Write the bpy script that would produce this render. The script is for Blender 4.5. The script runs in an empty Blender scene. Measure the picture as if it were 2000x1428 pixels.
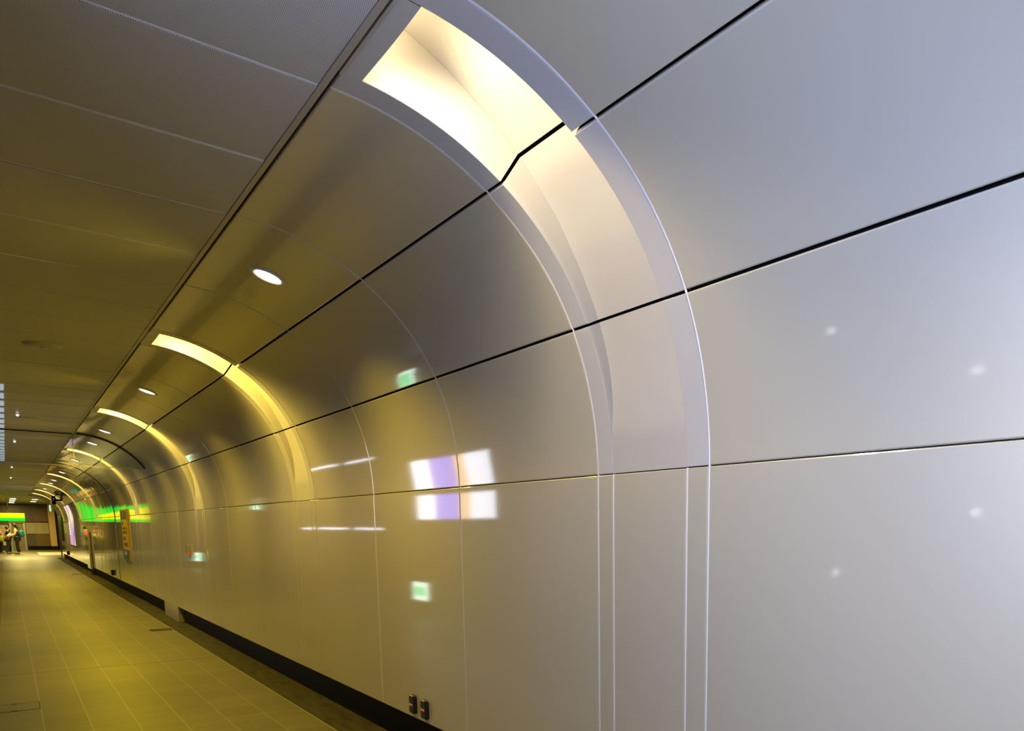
import bpy, bmesh, math, random
from mathutils import Vector, Matrix
random.seed(7)
scene = bpy.context.scene
col = scene.collection

# ------------------------------------------------------------------ camera
H = 1.62
F, PX, PY = 1494.59, 1311.79, 1246.18          # focal length and principal point in a 2000 x 1428 frame
YAW, PITCH, ROLL = -0.711994, -0.139019, -0.00694047
cam_data = bpy.data.cameras.new('camera')
cam = bpy.data.objects.new('camera', cam_data)
col.objects.link(cam)
scene.camera = cam
cam_data.sensor_fit = 'HORIZONTAL'
cam_data.sensor_width = 36.0
cam_data.lens = F / 2000 * 36.0
cam_data.shift_x = (1000 - PX) / 2000
cam_data.shift_y = (PY - 714) / 2000
cam_data.clip_start = 0.02
cam_data.clip_end = 300
Rm = (Matrix.Rotation(YAW, 3, 'Z') @ Matrix.Rotation(PITCH, 3, 'X') @ Matrix.Rotation(ROLL, 3, 'Y'))
cam.matrix_world = Matrix.Translation((0, 0, H)) @ (Rm @ Matrix.Rotation(math.pi / 2, 3, 'X')).to_4x4()

# ------------------------------------------------------------------ world, exposure
world = bpy.data.worlds.new('world')
scene.world = world
world.use_nodes = True
bg = world.node_tree.nodes['Background']
bg.inputs[0].default_value = (0.9, 0.8, 0.5, 1)
bg.inputs[1].default_value = 0.02
scene.view_settings.view_transform = 'Standard'
scene.view_settings.look = 'None'
scene.view_settings.gamma = 1.0
scene.view_settings.use_curve_mapping = False
scene.view_settings.exposure = 0.0

# light levels (watts / emission strengths)
DOWN_W = 58.0          # each downlight
ARCH_W = 9
ARCH_SPOT = 170           # each arch lamp
WARM = (1.0, 0.70, 0.015)
ARCH_C = (1.0, 0.71, 0.11)
COOL = (0.49, 0.60, 1.0)
COOL_FILL_E = 11.8       # added out-of-frame cool panel lighting the near wall

# ------------------------------------------------------------------ helpers
class MB:
    """collects shapes, builds them as one mesh object"""
    def __init__(self):
        self.v, self.f, self.s, self.mi = [], [], [], []
        self.cur = 0
    def add(self, verts, faces, smooth=False):
        n = len(self.v)
        self.v += [tuple(p) for p in verts]
        for f in faces:
            self.f.append([n + i for i in f]); self.s.append(smooth); self.mi.append(self.cur)
        return self
    def box(self, x0, x1, y0, y1, z0, z1, bev=0.0):
        if bev > 0:
            bm = bmesh.new()
            bmesh.ops.create_cube(bm, size=1)
            for v in bm.verts:
                v.co = Vector(((x0 + x1) / 2 + v.co.x * (x1 - x0), (y0 + y1) / 2 + v.co.y * (y1 - y0), (z0 + z1) / 2 + v.co.z * (z1 - z0)))
            bmesh.ops.bevel(bm, geom=list(bm.edges), offset=bev, segments=2, profile=0.6, affect='EDGES')
            bm.verts.index_update()
            self.add([v.co.copy() for v in bm.verts], [[v.index for v in f.verts] for f in bm.faces])
            bm.free()
            return self
        p = [(x, y, z) for x in (x0, x1) for y in (y0, y1) for z in (z0, z1)]
        return self.add(p, [(0, 1, 3, 2), (4, 6, 7, 5), (0, 4, 5, 1), (2, 3, 7, 6), (0, 2, 6, 4), (1, 5, 7, 3)])
    def disc_stack(self, centre, axis, rings, n=32, cap=True, smooth=True):
        """lathe: rings = [(radius, height)] about axis"""
        a = Vector(axis).normalized()
        u = a.orthogonal().normalized(); w = a.cross(u)
        c = Vector(centre)
        base = []
        for r, h in rings:
            base += [c + a * h + (u * math.cos(2 * math.pi * k / n) + w * math.sin(2 * math.pi * k / n)) * r for k in range(n)]
        fs = []
        for i in range(len(rings) - 1):
            for k in range(n):
                fs.append((i * n + k, i * n + (k + 1) % n, (i + 1) * n + (k + 1) % n, (i + 1) * n + k))
        self.add(base, fs, smooth)
        if cap:
            m = len(self.v) - len(base)
            self.f.append([m + k for k in range(n)][::-1]); self.s.append(False); self.mi.append(self.cur)
            self.f.append([m + (len(rings) - 1) * n + k for k in range(n)]); self.s.append(False); self.mi.append(self.cur)
        return self
    def tube(self, pts, radii, n=10):
        pts = [Vector(p) for p in pts]
        if not hasattr(radii, '__len__'): radii = [radii] * len(pts)
        vs = []
        u = None
        for i, p in enumerate(pts):
            t = (pts[min(i + 1, len(pts) - 1)] - pts[max(i - 1, 0)]).normalized()
            if u is None: u = t.orthogonal().normalized()
            u = (u - t * u.dot(t)).normalized(); w = t.cross(u)
            vs += [p + (u * math.cos(2 * math.pi * k / n) + w * math.sin(2 * math.pi * k / n)) * radii[i] for k in range(n)]
        fs = [(i * n + k, i * n + (k + 1) % n, (i + 1) * n + (k + 1) % n, (i + 1) * n + k) for i in range(len(pts) - 1) for k in range(n)]
        m = len(self.v)
        self.add(vs, fs, True)
        self.f.append([m + k for k in range(n)][::-1]); self.s.append(True); self.mi.append(self.cur)
        self.f.append([m + (len(pts) - 1) * n + k for k in range(n)]); self.s.append(True); self.mi.append(self.cur)
        return self
    def ball(self, c, r, nu=16, nv=10, f=None):
        c = Vector(c)
        rr = Vector(r) if hasattr(r, '__len__') else Vector((r, r, r))
        vs = []
        for i in range(nv + 1):
            th = math.pi * i / nv
            for k in range(nu):
                ph = 2 * math.pi * k / nu
                d = Vector((math.sin(th) * math.cos(ph), math.sin(th) * math.sin(ph), math.cos(th)))
                p = Vector((d.x * rr.x, d.y * rr.y, d.z * rr.z))
                if f: p = f(p, d)
                vs.append(c + p)
        fs = [(i * nu + k, i * nu + (k + 1) % nu, (i + 1) * nu + (k + 1) % nu, (i + 1) * nu + k)[::-1] for i in range(nv) for k in range(nu)]
        return self.add(vs, fs, True)
    def build(self, name, mats, parent=None, sharp=None, local=False):
        me = bpy.data.meshes.new(name)
        me.from_pydata(self.v, [], self.f)
        me.polygons.foreach_set('use_smooth', self.s)
        if not hasattr(mats, '__len__'): mats = [mats]
        for m in mats: me.materials.append(m)
        if len(mats) > 1: me.polygons.foreach_set('material_index', self.mi)
        me.update()
        if sharp is not None:
            me.set_sharp_from_angle(angle=sharp)
        o = bpy.data.objects.new(name, me)
        col.objects.link(o)
        if parent is not None:
            o.parent = parent
            if not local: o.matrix_parent_inverse = parent.matrix_basis.inverted()
        return o

def empty(name, loc=(0, 0, 0)):
    o = bpy.data.objects.new(name, None)
    o.location = loc
    o.empty_display_size = 0.1
    col.objects.link(o)
    return o

def tag(o, label=None, cat=None, group=None, kind=None):
    if label: o['label'] = label
    if cat: o['category'] = cat
    if group: o['group'] = group
    if kind: o['kind'] = kind
    return o

def light(kind, name, loc, color, watts, parent=None, size=0.1, direction=None, spread=None):
    d = bpy.data.lights.new(name, kind)
    d.color = color; d.energy = watts
    if kind == 'AREA': d.shape = 'DISK'; d.size = size
    else: d.shadow_soft_size = size
    if spread: d.spread = math.radians(spread)
    o = bpy.data.objects.new(name, d)
    col.objects.link(o)
    o.location = loc
    if direction is not None:
        o.rotation_euler = Vector(direction).to_track_quat('-Z', 'Y').to_euler()
    if parent is not None:
        o.parent = parent
        o.matrix_parent_inverse = parent.matrix_basis.inverted()
    return o

# ------------------------------------------------------------------ materials
def mat(name, base, rough=0.5, metal=0.0, spec=0.5, emit=None, strength=0.0, coat=0.0, coat_rough=0.05):
    m = bpy.data.materials.new(name)
    m.use_nodes = True
    b = m.node_tree.nodes['Principled BSDF']
    b.inputs['Base Color'].default_value = (*base, 1)
    b.inputs['Roughness'].default_value = rough
    b.inputs['Metallic'].default_value = metal
    b.inputs['Specular IOR Level'].default_value = spec
    b.inputs['Coat Weight'].default_value = coat
    b.inputs['Coat Roughness'].default_value = coat_rough
    b.inputs['Coat IOR'].default_value = 1.7
    if emit:
        b.inputs['Emission Color'].default_value = (*emit, 1)
        b.inputs['Emission Strength'].default_value = strength
    return m

def nodes(m):
    return m.node_tree.nodes, m.node_tree.links, m.node_tree.nodes['Principled BSDF']

def add_noise_bump(m, layers):
    """layers = [(scale, strength, distance)]"""
    n, l, b = nodes(m)
    tc = n.new('ShaderNodeTexCoord')
    prev = None
    for sc, st, dist in layers:
        t = n.new('ShaderNodeTexNoise'); t.inputs['Scale'].default_value = sc
        t.inputs['Detail'].default_value = 1.0
        l.new(tc.outputs['Object'], t.inputs['Vector'])
        bp = n.new('ShaderNodeBump'); bp.inputs['Strength'].default_value = st; bp.inputs['Distance'].default_value = dist
        l.new(t.outputs['Fac'], bp.inputs['Height'])
        if prev: l.new(prev.outputs['Normal'], bp.inputs['Normal'])
        prev = bp
    l.new(prev.outputs['Normal'], b.inputs['Normal'])
    l.new(prev.outputs['Normal'], b.inputs['Coat Normal'])
    return m

def math_node(n, l, op, a, bb=None, c=None):
    x = n.new('ShaderNodeMath'); x.operation = op
    for i, q in enumerate((a, bb, c)):
        if q is None: continue
        if isinstance(q, (int, float)): x.inputs[i].default_value = q
        else: l.new(q, x.inputs[i])
    return x.outputs[0]

def mix_col(n, l, fac, a, bb):
    x = n.new('ShaderNodeMix'); x.data_type = 'RGBA'
    if isinstance(fac, (int, float)): x.inputs['Factor'].default_value = fac
    else: l.new(fac, x.inputs['Factor'])
    for key, q in (('A', a), ('B', bb)):
        s = [i for i in x.inputs if i.name == key and i.type == 'RGBA'][0]
        if isinstance(q, tuple): s.default_value = (*q, 1)
        else: l.new(q, s)
    return [o for o in x.outputs if o.type == 'RGBA'][0]

M = {}
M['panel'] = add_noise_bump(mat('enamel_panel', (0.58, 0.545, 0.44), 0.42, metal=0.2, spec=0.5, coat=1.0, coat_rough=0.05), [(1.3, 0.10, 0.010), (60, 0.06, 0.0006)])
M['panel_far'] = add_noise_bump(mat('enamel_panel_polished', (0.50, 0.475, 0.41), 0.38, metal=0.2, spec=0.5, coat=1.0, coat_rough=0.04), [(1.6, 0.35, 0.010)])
M['band'] = mat('arch_band_enamel', (0.50, 0.485, 0.47), 0.25, spec=0.5)
M['liner'] = mat('recess_liner_paint', (0.46, 0.44, 0.41), 0.45, spec=0.4)
M['backing'] = mat('black_backing', (0.008, 0.008, 0.01), 0.8, spec=0.1)
M['joint_glint'] = mat('gasket_with_glint', (0.90, 0.88, 0.90), 0.25)  # colour raised to paint the highlights on the rounded joint edges
M['trim'] = mat('brushed_trim', (0.45, 0.43, 0.40), 0.35, metal=0.3)
M['gap'] = mat('dark_gap', (0.02, 0.02, 0.022), 0.6, spec=0.2)
M['toe'] = mat('toe_kick_black', (0.006, 0.006, 0.005), 0.6, spec=0.15)
M['white_lens'] = mat('lamp_lens', (0.9, 0.9, 0.85), 0.3, emit=(1.0, 0.93, 0.70), strength=10)
M['lamp_trim'] = mat('lamp_ring_white', (0.75, 0.73, 0.68), 0.3)
M['speaker'] = mat('speaker_cover', (0.55, 0.53, 0.46), 0.5)
M['black'] = mat('black_plastic', (0.012, 0.012, 0.012), 0.3)
M['darkmetal'] = mat('dark_metal', (0.05, 0.048, 0.045), 0.35, metal=0.6)
M['steel'] = mat('stainless_steel', (0.45, 0.44, 0.42), 0.28, metal=1.0)
M['sticker_red'] = mat('red_sticker', (0.75, 0.10, 0.08), 0.5)
M['sticker_white'] = mat('white_sticker', (0.85, 0.80, 0.75), 0.5)

# perforated ceiling sheet
m = mat('perforated_sheet', (0.42, 0.40, 0.38), 0.42, spec=0.4)
n, l, b = nodes(m)
tc = n.new('ShaderNodeTexCoord'); sp = n.new('ShaderNodeSeparateXYZ'); l.new(tc.outputs['Object'], sp.inputs[0])
PITCH_H = 0.0062
row = math_node(n, l, 'FLOOR', math_node(n, l, 'DIVIDE', sp.outputs['Y'], PITCH_H))
odd = math_node(n, l, 'MULTIPLY', math_node(n, l, 'MODULO', row, 2.0), 0.5)
fx = math_node(n, l, 'SUBTRACT', math_node(n, l, 'FRACT', math_node(n, l, 'ADD', math_node(n, l, 'DIVIDE', sp.outputs['X'], PITCH_H), odd)), 0.5)
fy = math_node(n, l, 'SUBTRACT', math_node(n, l, 'FRACT', math_node(n, l, 'DIVIDE', sp.outputs['Y'], PITCH_H)), 0.5)
d2 = math_node(n, l, 'ADD', math_node(n, l, 'MULTIPLY', fx, fx), math_node(n, l, 'MULTIPLY', fy, fy))
hole = math_node(n, l, 'LESS_THAN', d2, 0.075)
l.new(mix_col(n, l, hole, (0.68, 0.66, 0.64), (0.06, 0.06, 0.06)), b.inputs['Base Color'])
M['perf'] = m
M['ceiling_edge'] = mat('ceiling_sheet_plain', (0.46, 0.44, 0.42), 0.3)

# floor tiles
m = mat('floor_tile', (0.4, 0.38, 0.28), 0.42, spec=0.45)
n, l, b = nodes(m)
tc = n.new('ShaderNodeTexCoord'); sp = n.new('ShaderNodeSeparateXYZ'); l.new(tc.outputs['Object'], sp.inputs[0])
TW = 0.2985
ux = math_node(n, l, 'DIVIDE', math_node(n, l, 'SUBTRACT', sp.outputs['X'], 0.1005), TW)
uy = math_node(n, l, 'DIVIDE', math_node(n, l, 'SUBTRACT', sp.outputs['Y'], 11.0), TW)
gx = math_node(n, l, 'LESS_THAN', math_node(n, l, 'ABSOLUTE', math_node(n, l, 'SUBTRACT', math_node(n, l, 'FRACT', math_node(n, l, 'ADD', ux, 0.5)), 0.5)), 0.009)
gy = math_node(n, l, 'LESS_THAN', math_node(n, l, 'ABSOLUTE', math_node(n, l, 'SUBTRACT', math_node(n, l, 'FRACT', math_node(n, l, 'ADD', uy, 0.5)), 0.5)), 0.026)
ue = math_node(n, l, 'DIVIDE', math_node(n, l, 'SUBTRACT', sp.outputs['Y'], 11.0), 5.85)
ge = math_node(n, l, 'LESS_THAN', math_node(n, l, 'ABSOLUTE', math_node(n, l, 'SUBTRACT', math_node(n, l, 'FRACT', math_node(n, l, 'ADD', ue, 0.5)), 0.5)), 0.0036)
cv = n.new('ShaderNodeCombineXYZ'); l.new(math_node(n, l, 'FLOOR', ux), cv.inputs[0]); l.new(math_node(n, l, 'FLOOR', uy), cv.inputs[1])
wn = n.new('ShaderNodeTexWhiteNoise'); wn.noise_dimensions = '2D'; l.new(cv.outputs[0], wn.inputs['Vector'])
c1 = mix_col(n, l, wn.outputs['Value'], (0.16, 0.147, 0.060), (0.23, 0.21, 0.088))
mp = n.new('ShaderNodeMapping'); l.new(tc.outputs['Object'], mp.inputs[0]); mp.inputs['Scale'].default_value = (1.5, 26, 1)
nz = n.new('ShaderNodeTexNoise'); l.new(mp.outputs[0], nz.inputs['Vector']); nz.inputs['Scale'].default_value = 1.0; nz.inputs['Detail'].default_value = 4
c2 = mix_col(n, l, math_node(n, l, 'MULTIPLY', nz.outputs['Fac'], 0.85), c1, (0.070, 0.063, 0.022))
n2 = n.new('ShaderNodeTexNoise'); l.new(tc.outputs['Object'], n2.inputs['Vector']); n2.inputs['Scale'].default_value = 70; n2.inputs['Detail'].default_value = 2
c3 = mix_col(n, l, math_node(n, l, 'MULTIPLY', n2.outputs['Fac'], 0.7), c2, (0.045, 0.040, 0.016))
c4 = mix_col(n, l, math_node(n, l, 'MULTIPLY', gy, 0.5), c3, (0.035, 0.031, 0.013))
c5 = mix_col(n, l, math_node(n, l, 'MULTIPLY', gx, 0.85), c4, (0.30, 0.275, 0.14))
c6 = mix_col(n, l, ge, c5, (0.012, 0.011, 0.008))
l.new(c6, b.inputs['Base Color'])
bp = n.new('ShaderNodeBump'); bp.inputs['Strength'].default_value = 0.25; bp.inputs['Distance'].default_value = 0.004
l.new(nz.outputs['Fac'], bp.inputs['Height']); l.new(bp.outputs[0], b.inputs['Normal'])
M['floor'] = m

def speckle(name, a, c, scale, rough, stretch=(1, 1, 1), spec=0.5):
    m = mat(name, a, rough, spec=spec)
    n, l, b = nodes(m)
    tc = n.new('ShaderNodeTexCoord'); mp = n.new('ShaderNodeMapping'); l.new(tc.outputs['Object'], mp.inputs[0]); mp.inputs['Scale'].default_value = stretch
    t = n.new('ShaderNodeTexNoise'); t.inputs['Scale'].default_value = scale; t.inputs['Detail'].default_value = 5
    l.new(mp.outputs[0], t.inputs['Vector'])
    r = n.new('ShaderNodeMapRange'); r.inputs['From Min'].default_value = 0.35; r.inputs['From Max'].default_value = 0.65
    l.new(t.outputs['Fac'], r.inputs['Value'])
    l.new(mix_col(n, l, r.outputs[0], a, c), b.inputs['Base Color'])
    return m
M['gutter'] = speckle('dark_stone_gutter', (0.028, 0.027, 0.021), (0.055, 0.050, 0.036), 14, 0.75, (1, 0.25, 1), 0.12)
M['dark_strip'] = speckle('dark_stone_strip', (0.06, 0.045, 0.035), (0.10, 0.075, 0.05), 10, 0.5)
M['edging'] = mat('metal_edging', (0.30, 0.275, 0.16), 0.45)
M['pale_tile'] = speckle('pale_stone_tile', (0.60, 0.50, 0.42), (0.68, 0.58, 0.48), 8, 0.4)
M['left_wall'] = speckle('opposite_wall_panel', (0.13, 0.105, 0.06), (0.17, 0.14, 0.08), 1.2, 0.4)
M['end_wall'] = speckle('end_wall_dark', (0.075, 0.06, 0.032), (0.11, 0.085, 0.045), 1.5, 0.35)
M['end_brown'] = mat('end_wall_brown', (0.16, 0.10, 0.035), 0.4)
M['orange_col'] = mat('orange_column', (0.62, 0.42, 0.16), 0.45)
M['beige'] = mat('beige_board', (0.55, 0.48, 0.33), 0.5)

# ------------------------------------------------------------------ wall section (x, z) by arc length
XW, Z0 = 2.13, 1.877
raw = [(XW, 0.0), (XW, 0.6), (XW, 1.2), (XW, Z0)]
ang, px_, pz_, ds_, run = 0.0, XW, Z0, 0.002, 0.0
while ang < math.pi / 2 or px_ > 0.90:
    w_ = min(max((run - 0.36) / 0.30, 0.0), 1.0)
    kap = (1 - w_) / 1.60 + w_ / 1.13
    ang = min(ang + kap * ds_, math.pi / 2)
    px_ -= math.sin(ang) * ds_; pz_ += math.cos(ang) * ds_; run += ds_
    raw.append((px_, pz_))
SL = [0.0]
for a, c in zip(raw, raw[1:]): SL.append(SL[-1] + math.hypot(c[0] - a[0], c[1] - a[1]))
import bisect
def P(s):
    i = min(max(bisect.bisect_right(SL, s) - 1, 0), len(SL) - 2)
    k = (s - SL[i]) / max(SL[i + 1] - SL[i], 1e-9)
    return Vector((raw[i][0] + (raw[i + 1][0] - raw[i][0]) * k, raw[i][1] + (raw[i + 1][1] - raw[i][1]) * k))
def N(s):
    d = P(s + 0.006) - P(s - 0.006) if s > 0.01 else Vector((0, 1))
    d.normalize()
    return Vector((d.y, -d.x))                    # away from the corridor
def s_of_z(z):
    for i in range(len(raw) - 1):
        if raw[i][1] <= z <= raw[i + 1][1] and raw[i + 1][1] > raw[i][1]:
            return SL[i] + (z - raw[i][1]) / (raw[i + 1][1] - raw[i][1]) * (SL[i + 1] - SL[i])
def s_of_x(x):
    for i in range(len(raw) - 1):
        if raw[i][0] >= x >= raw[i + 1][0] and raw[i][1] > 2:
            return SL[i] + (raw[i][0] - x) / (raw[i][0] - raw[i + 1][0]) * (SL[i + 1] - SL[i])
SA, S1, S2, S3, S4 = 0.265, s_of_z(1.877), s_of_z(2.505), s_of_z(2.970), s_of_x(0.996)
ROWS = [(SA, S1), (S1, S2), (S2, S3), (S3, S4)]
GAPS = {0: 0.002, 1: 0.0055, 2: 0.006}            # half gap at S1, S2, S3

def sheet(mb, s0, s1, y0, y1, depth=0.022, r=0.005, step=0.05, off=lambda s: 0.0):
    """folded cladding panel: face follows the section, edges roll back"""
    ed = [(0, depth), (0, r), (r * 0.3, r * 0.3), (r, 0)]
    ss = [(s0 + a, d) for a, d in ed]
    flat = s1 <= S1 + 1e-6
    k = 1 if flat else max(2, int((s1 - s0) / step))
    ss += [(s0 + r + (s1 - s0 - 2 * r) * i / k, 0) for i in range(1, k)]
    ss += [(s1 - a, d) for a, d in ed[::-1]]
    ys = [(y0 + a, d) for a, d in ed] + [(y1 - a, d) for a, d in ed[::-1]]
    vs = []
    for s, ds in ss:
        p, nn = P(s), N(s)
        for y, dy in ys:
            q = p + nn * (max(ds, dy) + off(s))
            vs.append((q.x, y, q.y))
    w = len(ys)
    fs = [(i * w + j, i * w + j + 1, (i + 1) * w + j + 1, (i + 1) * w + j) for i in range(len(ss) - 1) for j in range(w - 1)]
    mb.add(vs, fs, True)
    return mb

FRAMES = [(2.25, 3.007), (7.397, 8.10), (12.54, 13.22), (19.42, 20.10), (28.95, 29.65), (35.6, 36.3), (41.8, 42.5), (46.5, 47.2)]
BREAK = (24.10, 24.32)                            # black movement joint
PIERS = [(15.49, 16.99), (49.75, 51.6)]           # where the cladding runs down to the floor
Y_NEAR, Y_FAR = -5.0, 51.6
cols_ = []
def split(a, c, n):
    return [(a + (c - a) * i / n, a + (c - a) * (i + 1) / n) for i in range(n)]
cols_ += split(Y_NEAR + 0.0, FRAMES[0][0], 5)
cols_ += split(3.007, 7.397, 3) + split(8.10, 12.54, 3) + split(13.22, 19.42, 4)
cols_ += split(20.10, BREAK[0], 3) + split(BREAK[1], 28.95, 3) + split(29.65, 35.6, 4) + split(36.3, 41.8, 4) + split(42.5, 46.5, 3) + split(47.2, Y_FAR, 3)

wall_mb = MB()                                    # black sheet behind the cladding joints
edges_y = [Y_NEAR] + [q for f in FRAMES for q in f] + [Y_FAR]
for a, c in [(edges_y[i], edges_y[i + 1]) for i in range(0, len(edges_y), 2)]:
    ss = [0.0, 0.6, 1.2, S1] + [S1 + (S4 + 0.03 - S1) * i / 24 for i in range(1, 25)]
    vs = []
    for s in ss:
        q = P(min(s, SL[-1])) + N(min(s, SL[-1] - 0.01)) * (0.12 if s < 1.0 else 0.03)
        vs += [(q.x, a, q.y), (q.x, c, q.y)]
    wall_mb.add(vs, [(2 * i, 2 * i + 1, 2 * i + 3, 2 * i + 2) for i in range(len(ss) - 1)])
wall = tag(wall_mb.build('wall_right', M['backing']), 'right wall of curved beige enamel panels sweeping up into the ceiling', 'wall', kind='structure')

def row_edges(k):
    a, c = ROWS[k]
    return a + (GAPS.get(k - 1, 0)), c - (GAPS.get(k, 0))
far_mb = MB()
G = 0.0045
n_panels = 0
for (y0, y1) in cols_:
    for k in range(4):
        a, c = row_edges(k)
        if y0 < 26:
            mb = MB(); sheet(mb, a, c, y0 + G, y1 - G)
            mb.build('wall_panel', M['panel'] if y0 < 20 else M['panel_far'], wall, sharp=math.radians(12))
            n_panels += 1
        else:
            sheet(far_mb, a, c, y0 + G, y1 - G)
fo = far_mb.build('wall_panel_run', M['panel_far'], wall, sharp=math.radians(12)); fo['kind'] = 'stuff'
# flush lower strips under each lit arch
low_far = MB()
for i, (y0, y1) in enumerate(FRAMES):
    a, c = row_edges(0)
    for (p, q) in ((y0, y0 + 0.13), (y0 + 0.13, y1 - 0.12), (y1 - 0.12, y1)):
        mb = MB() if i < 4 else low_far
        sheet(mb, a, c, p + G, q - G)
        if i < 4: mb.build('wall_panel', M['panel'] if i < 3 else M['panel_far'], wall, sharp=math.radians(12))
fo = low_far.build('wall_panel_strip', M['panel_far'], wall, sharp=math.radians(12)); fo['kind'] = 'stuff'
# gaskets behind the upright joints, whitened for the glint on the panel edges
gk = MB()
joints_y = sorted({round(q, 4) for c in cols_ for q in c} | {round(q, 4) for (a, c) in FRAMES for q in (a + 0.13, c - 0.12)})
for y in joints_y:
    inner = any(abs(y - (a + 0.13)) < 1e-3 or abs(y - (c - 0.12)) < 1e-3 for a, c in FRAMES)
    if y > 40: continue
    top = S1 if inner else S4
    ss = [SA] + [S1] + ([S1 + (top - S1) * i / 30 for i in range(1, 31)] if not inner else [])
    vs = []
    for s in ss:
        q = P(s) + N(s) * 0.0045
        vs += [(q.x, y - 0.006, q.y), (q.x, y + 0.006, q.y)]
    gk.add(vs, [(2 * i, 2 * i + 1, 2 * i + 3, 2 * i + 2) for i in range(len(ss) - 1)], True)
fo = gk.build('gasket_glint', M['joint_glint'], wall); fo['kind'] = 'stuff'
# piers down to the floor, toe kick
pr = MB()
for a, c in PIERS: pr.box(XW, XW + 0.10, a, c, 0.0, SA + 0.002)
pr.build('pier_base', mat('pier_enamel', (0.40, 0.375, 0.32), 0.4, metal=0.1, coat=0.6), wall)
tk = MB()
for a, c in ((Y_NEAR, 15.49), (16.99, 49.75)):
    tk.box(XW + 0.085, XW + 0.118, a, c, 0.0, SA + 0.03)
tag(tk.build('baseboard_right', M['toe']), 'black recessed toe kick under the right wall panels', 'baseboard', kind='structure')
# black movement joint
bj = MB()
ss = [SA] + [S1 + (S4 - S1) * i / 40 for i in range(41)]
vs = []
for s in ss:
    q = P(s) + N(s) * 0.026
    vs += [(q.x, BREAK[0], q.y), (q.x, BREAK[1], q.y)]
bj.add(vs, [(2 * i, 2 * i + 1, 2 * i + 3, 2 * i + 2) for i in range(len(ss) - 1)], True)
bj.build('movement_joint', M['backing'], wall)

# ------------------------------------------------------------------ lit arches
CREASE = [(2.13, 1.877), (2.131, 2.05), (2.127, 2.211), (2.112, 2.338), (2.085, 2.444), (2.056, 2.526), (1.996, 2.655), (1.928, 2.774), (1.834, 2.914), (1.745, 3.013), (1.67, 3.093), (1.494, 3.226), (1.374, 3.30), (1.199, 3.378), (1.0, 3.44)]
tab = []
for x, z in CREASE:
    best = min((((P(s) - Vector((x, z))).length, s) for s in [S1 - 0.05 + (S4 + 0.05 - S1) * i / 600 for i in range(601)]))
    tab.append((best[1], best[0]))
tab[0] = (S1, 0.0); tab[1] = (tab[1][0], 0.004)
tab.sort()
def depth_at(s):
    if s <= tab[0][0]: return 0.0
    for (a, d0), (c, d1) in zip(tab, tab[1:]):
        if a <= s <= c: return d0 + (d1 - d0) * (s - a) / max(c - a, 1e-6)
    return tab[-1][1] + (s - tab[-1][0]) * 0.3

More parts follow.
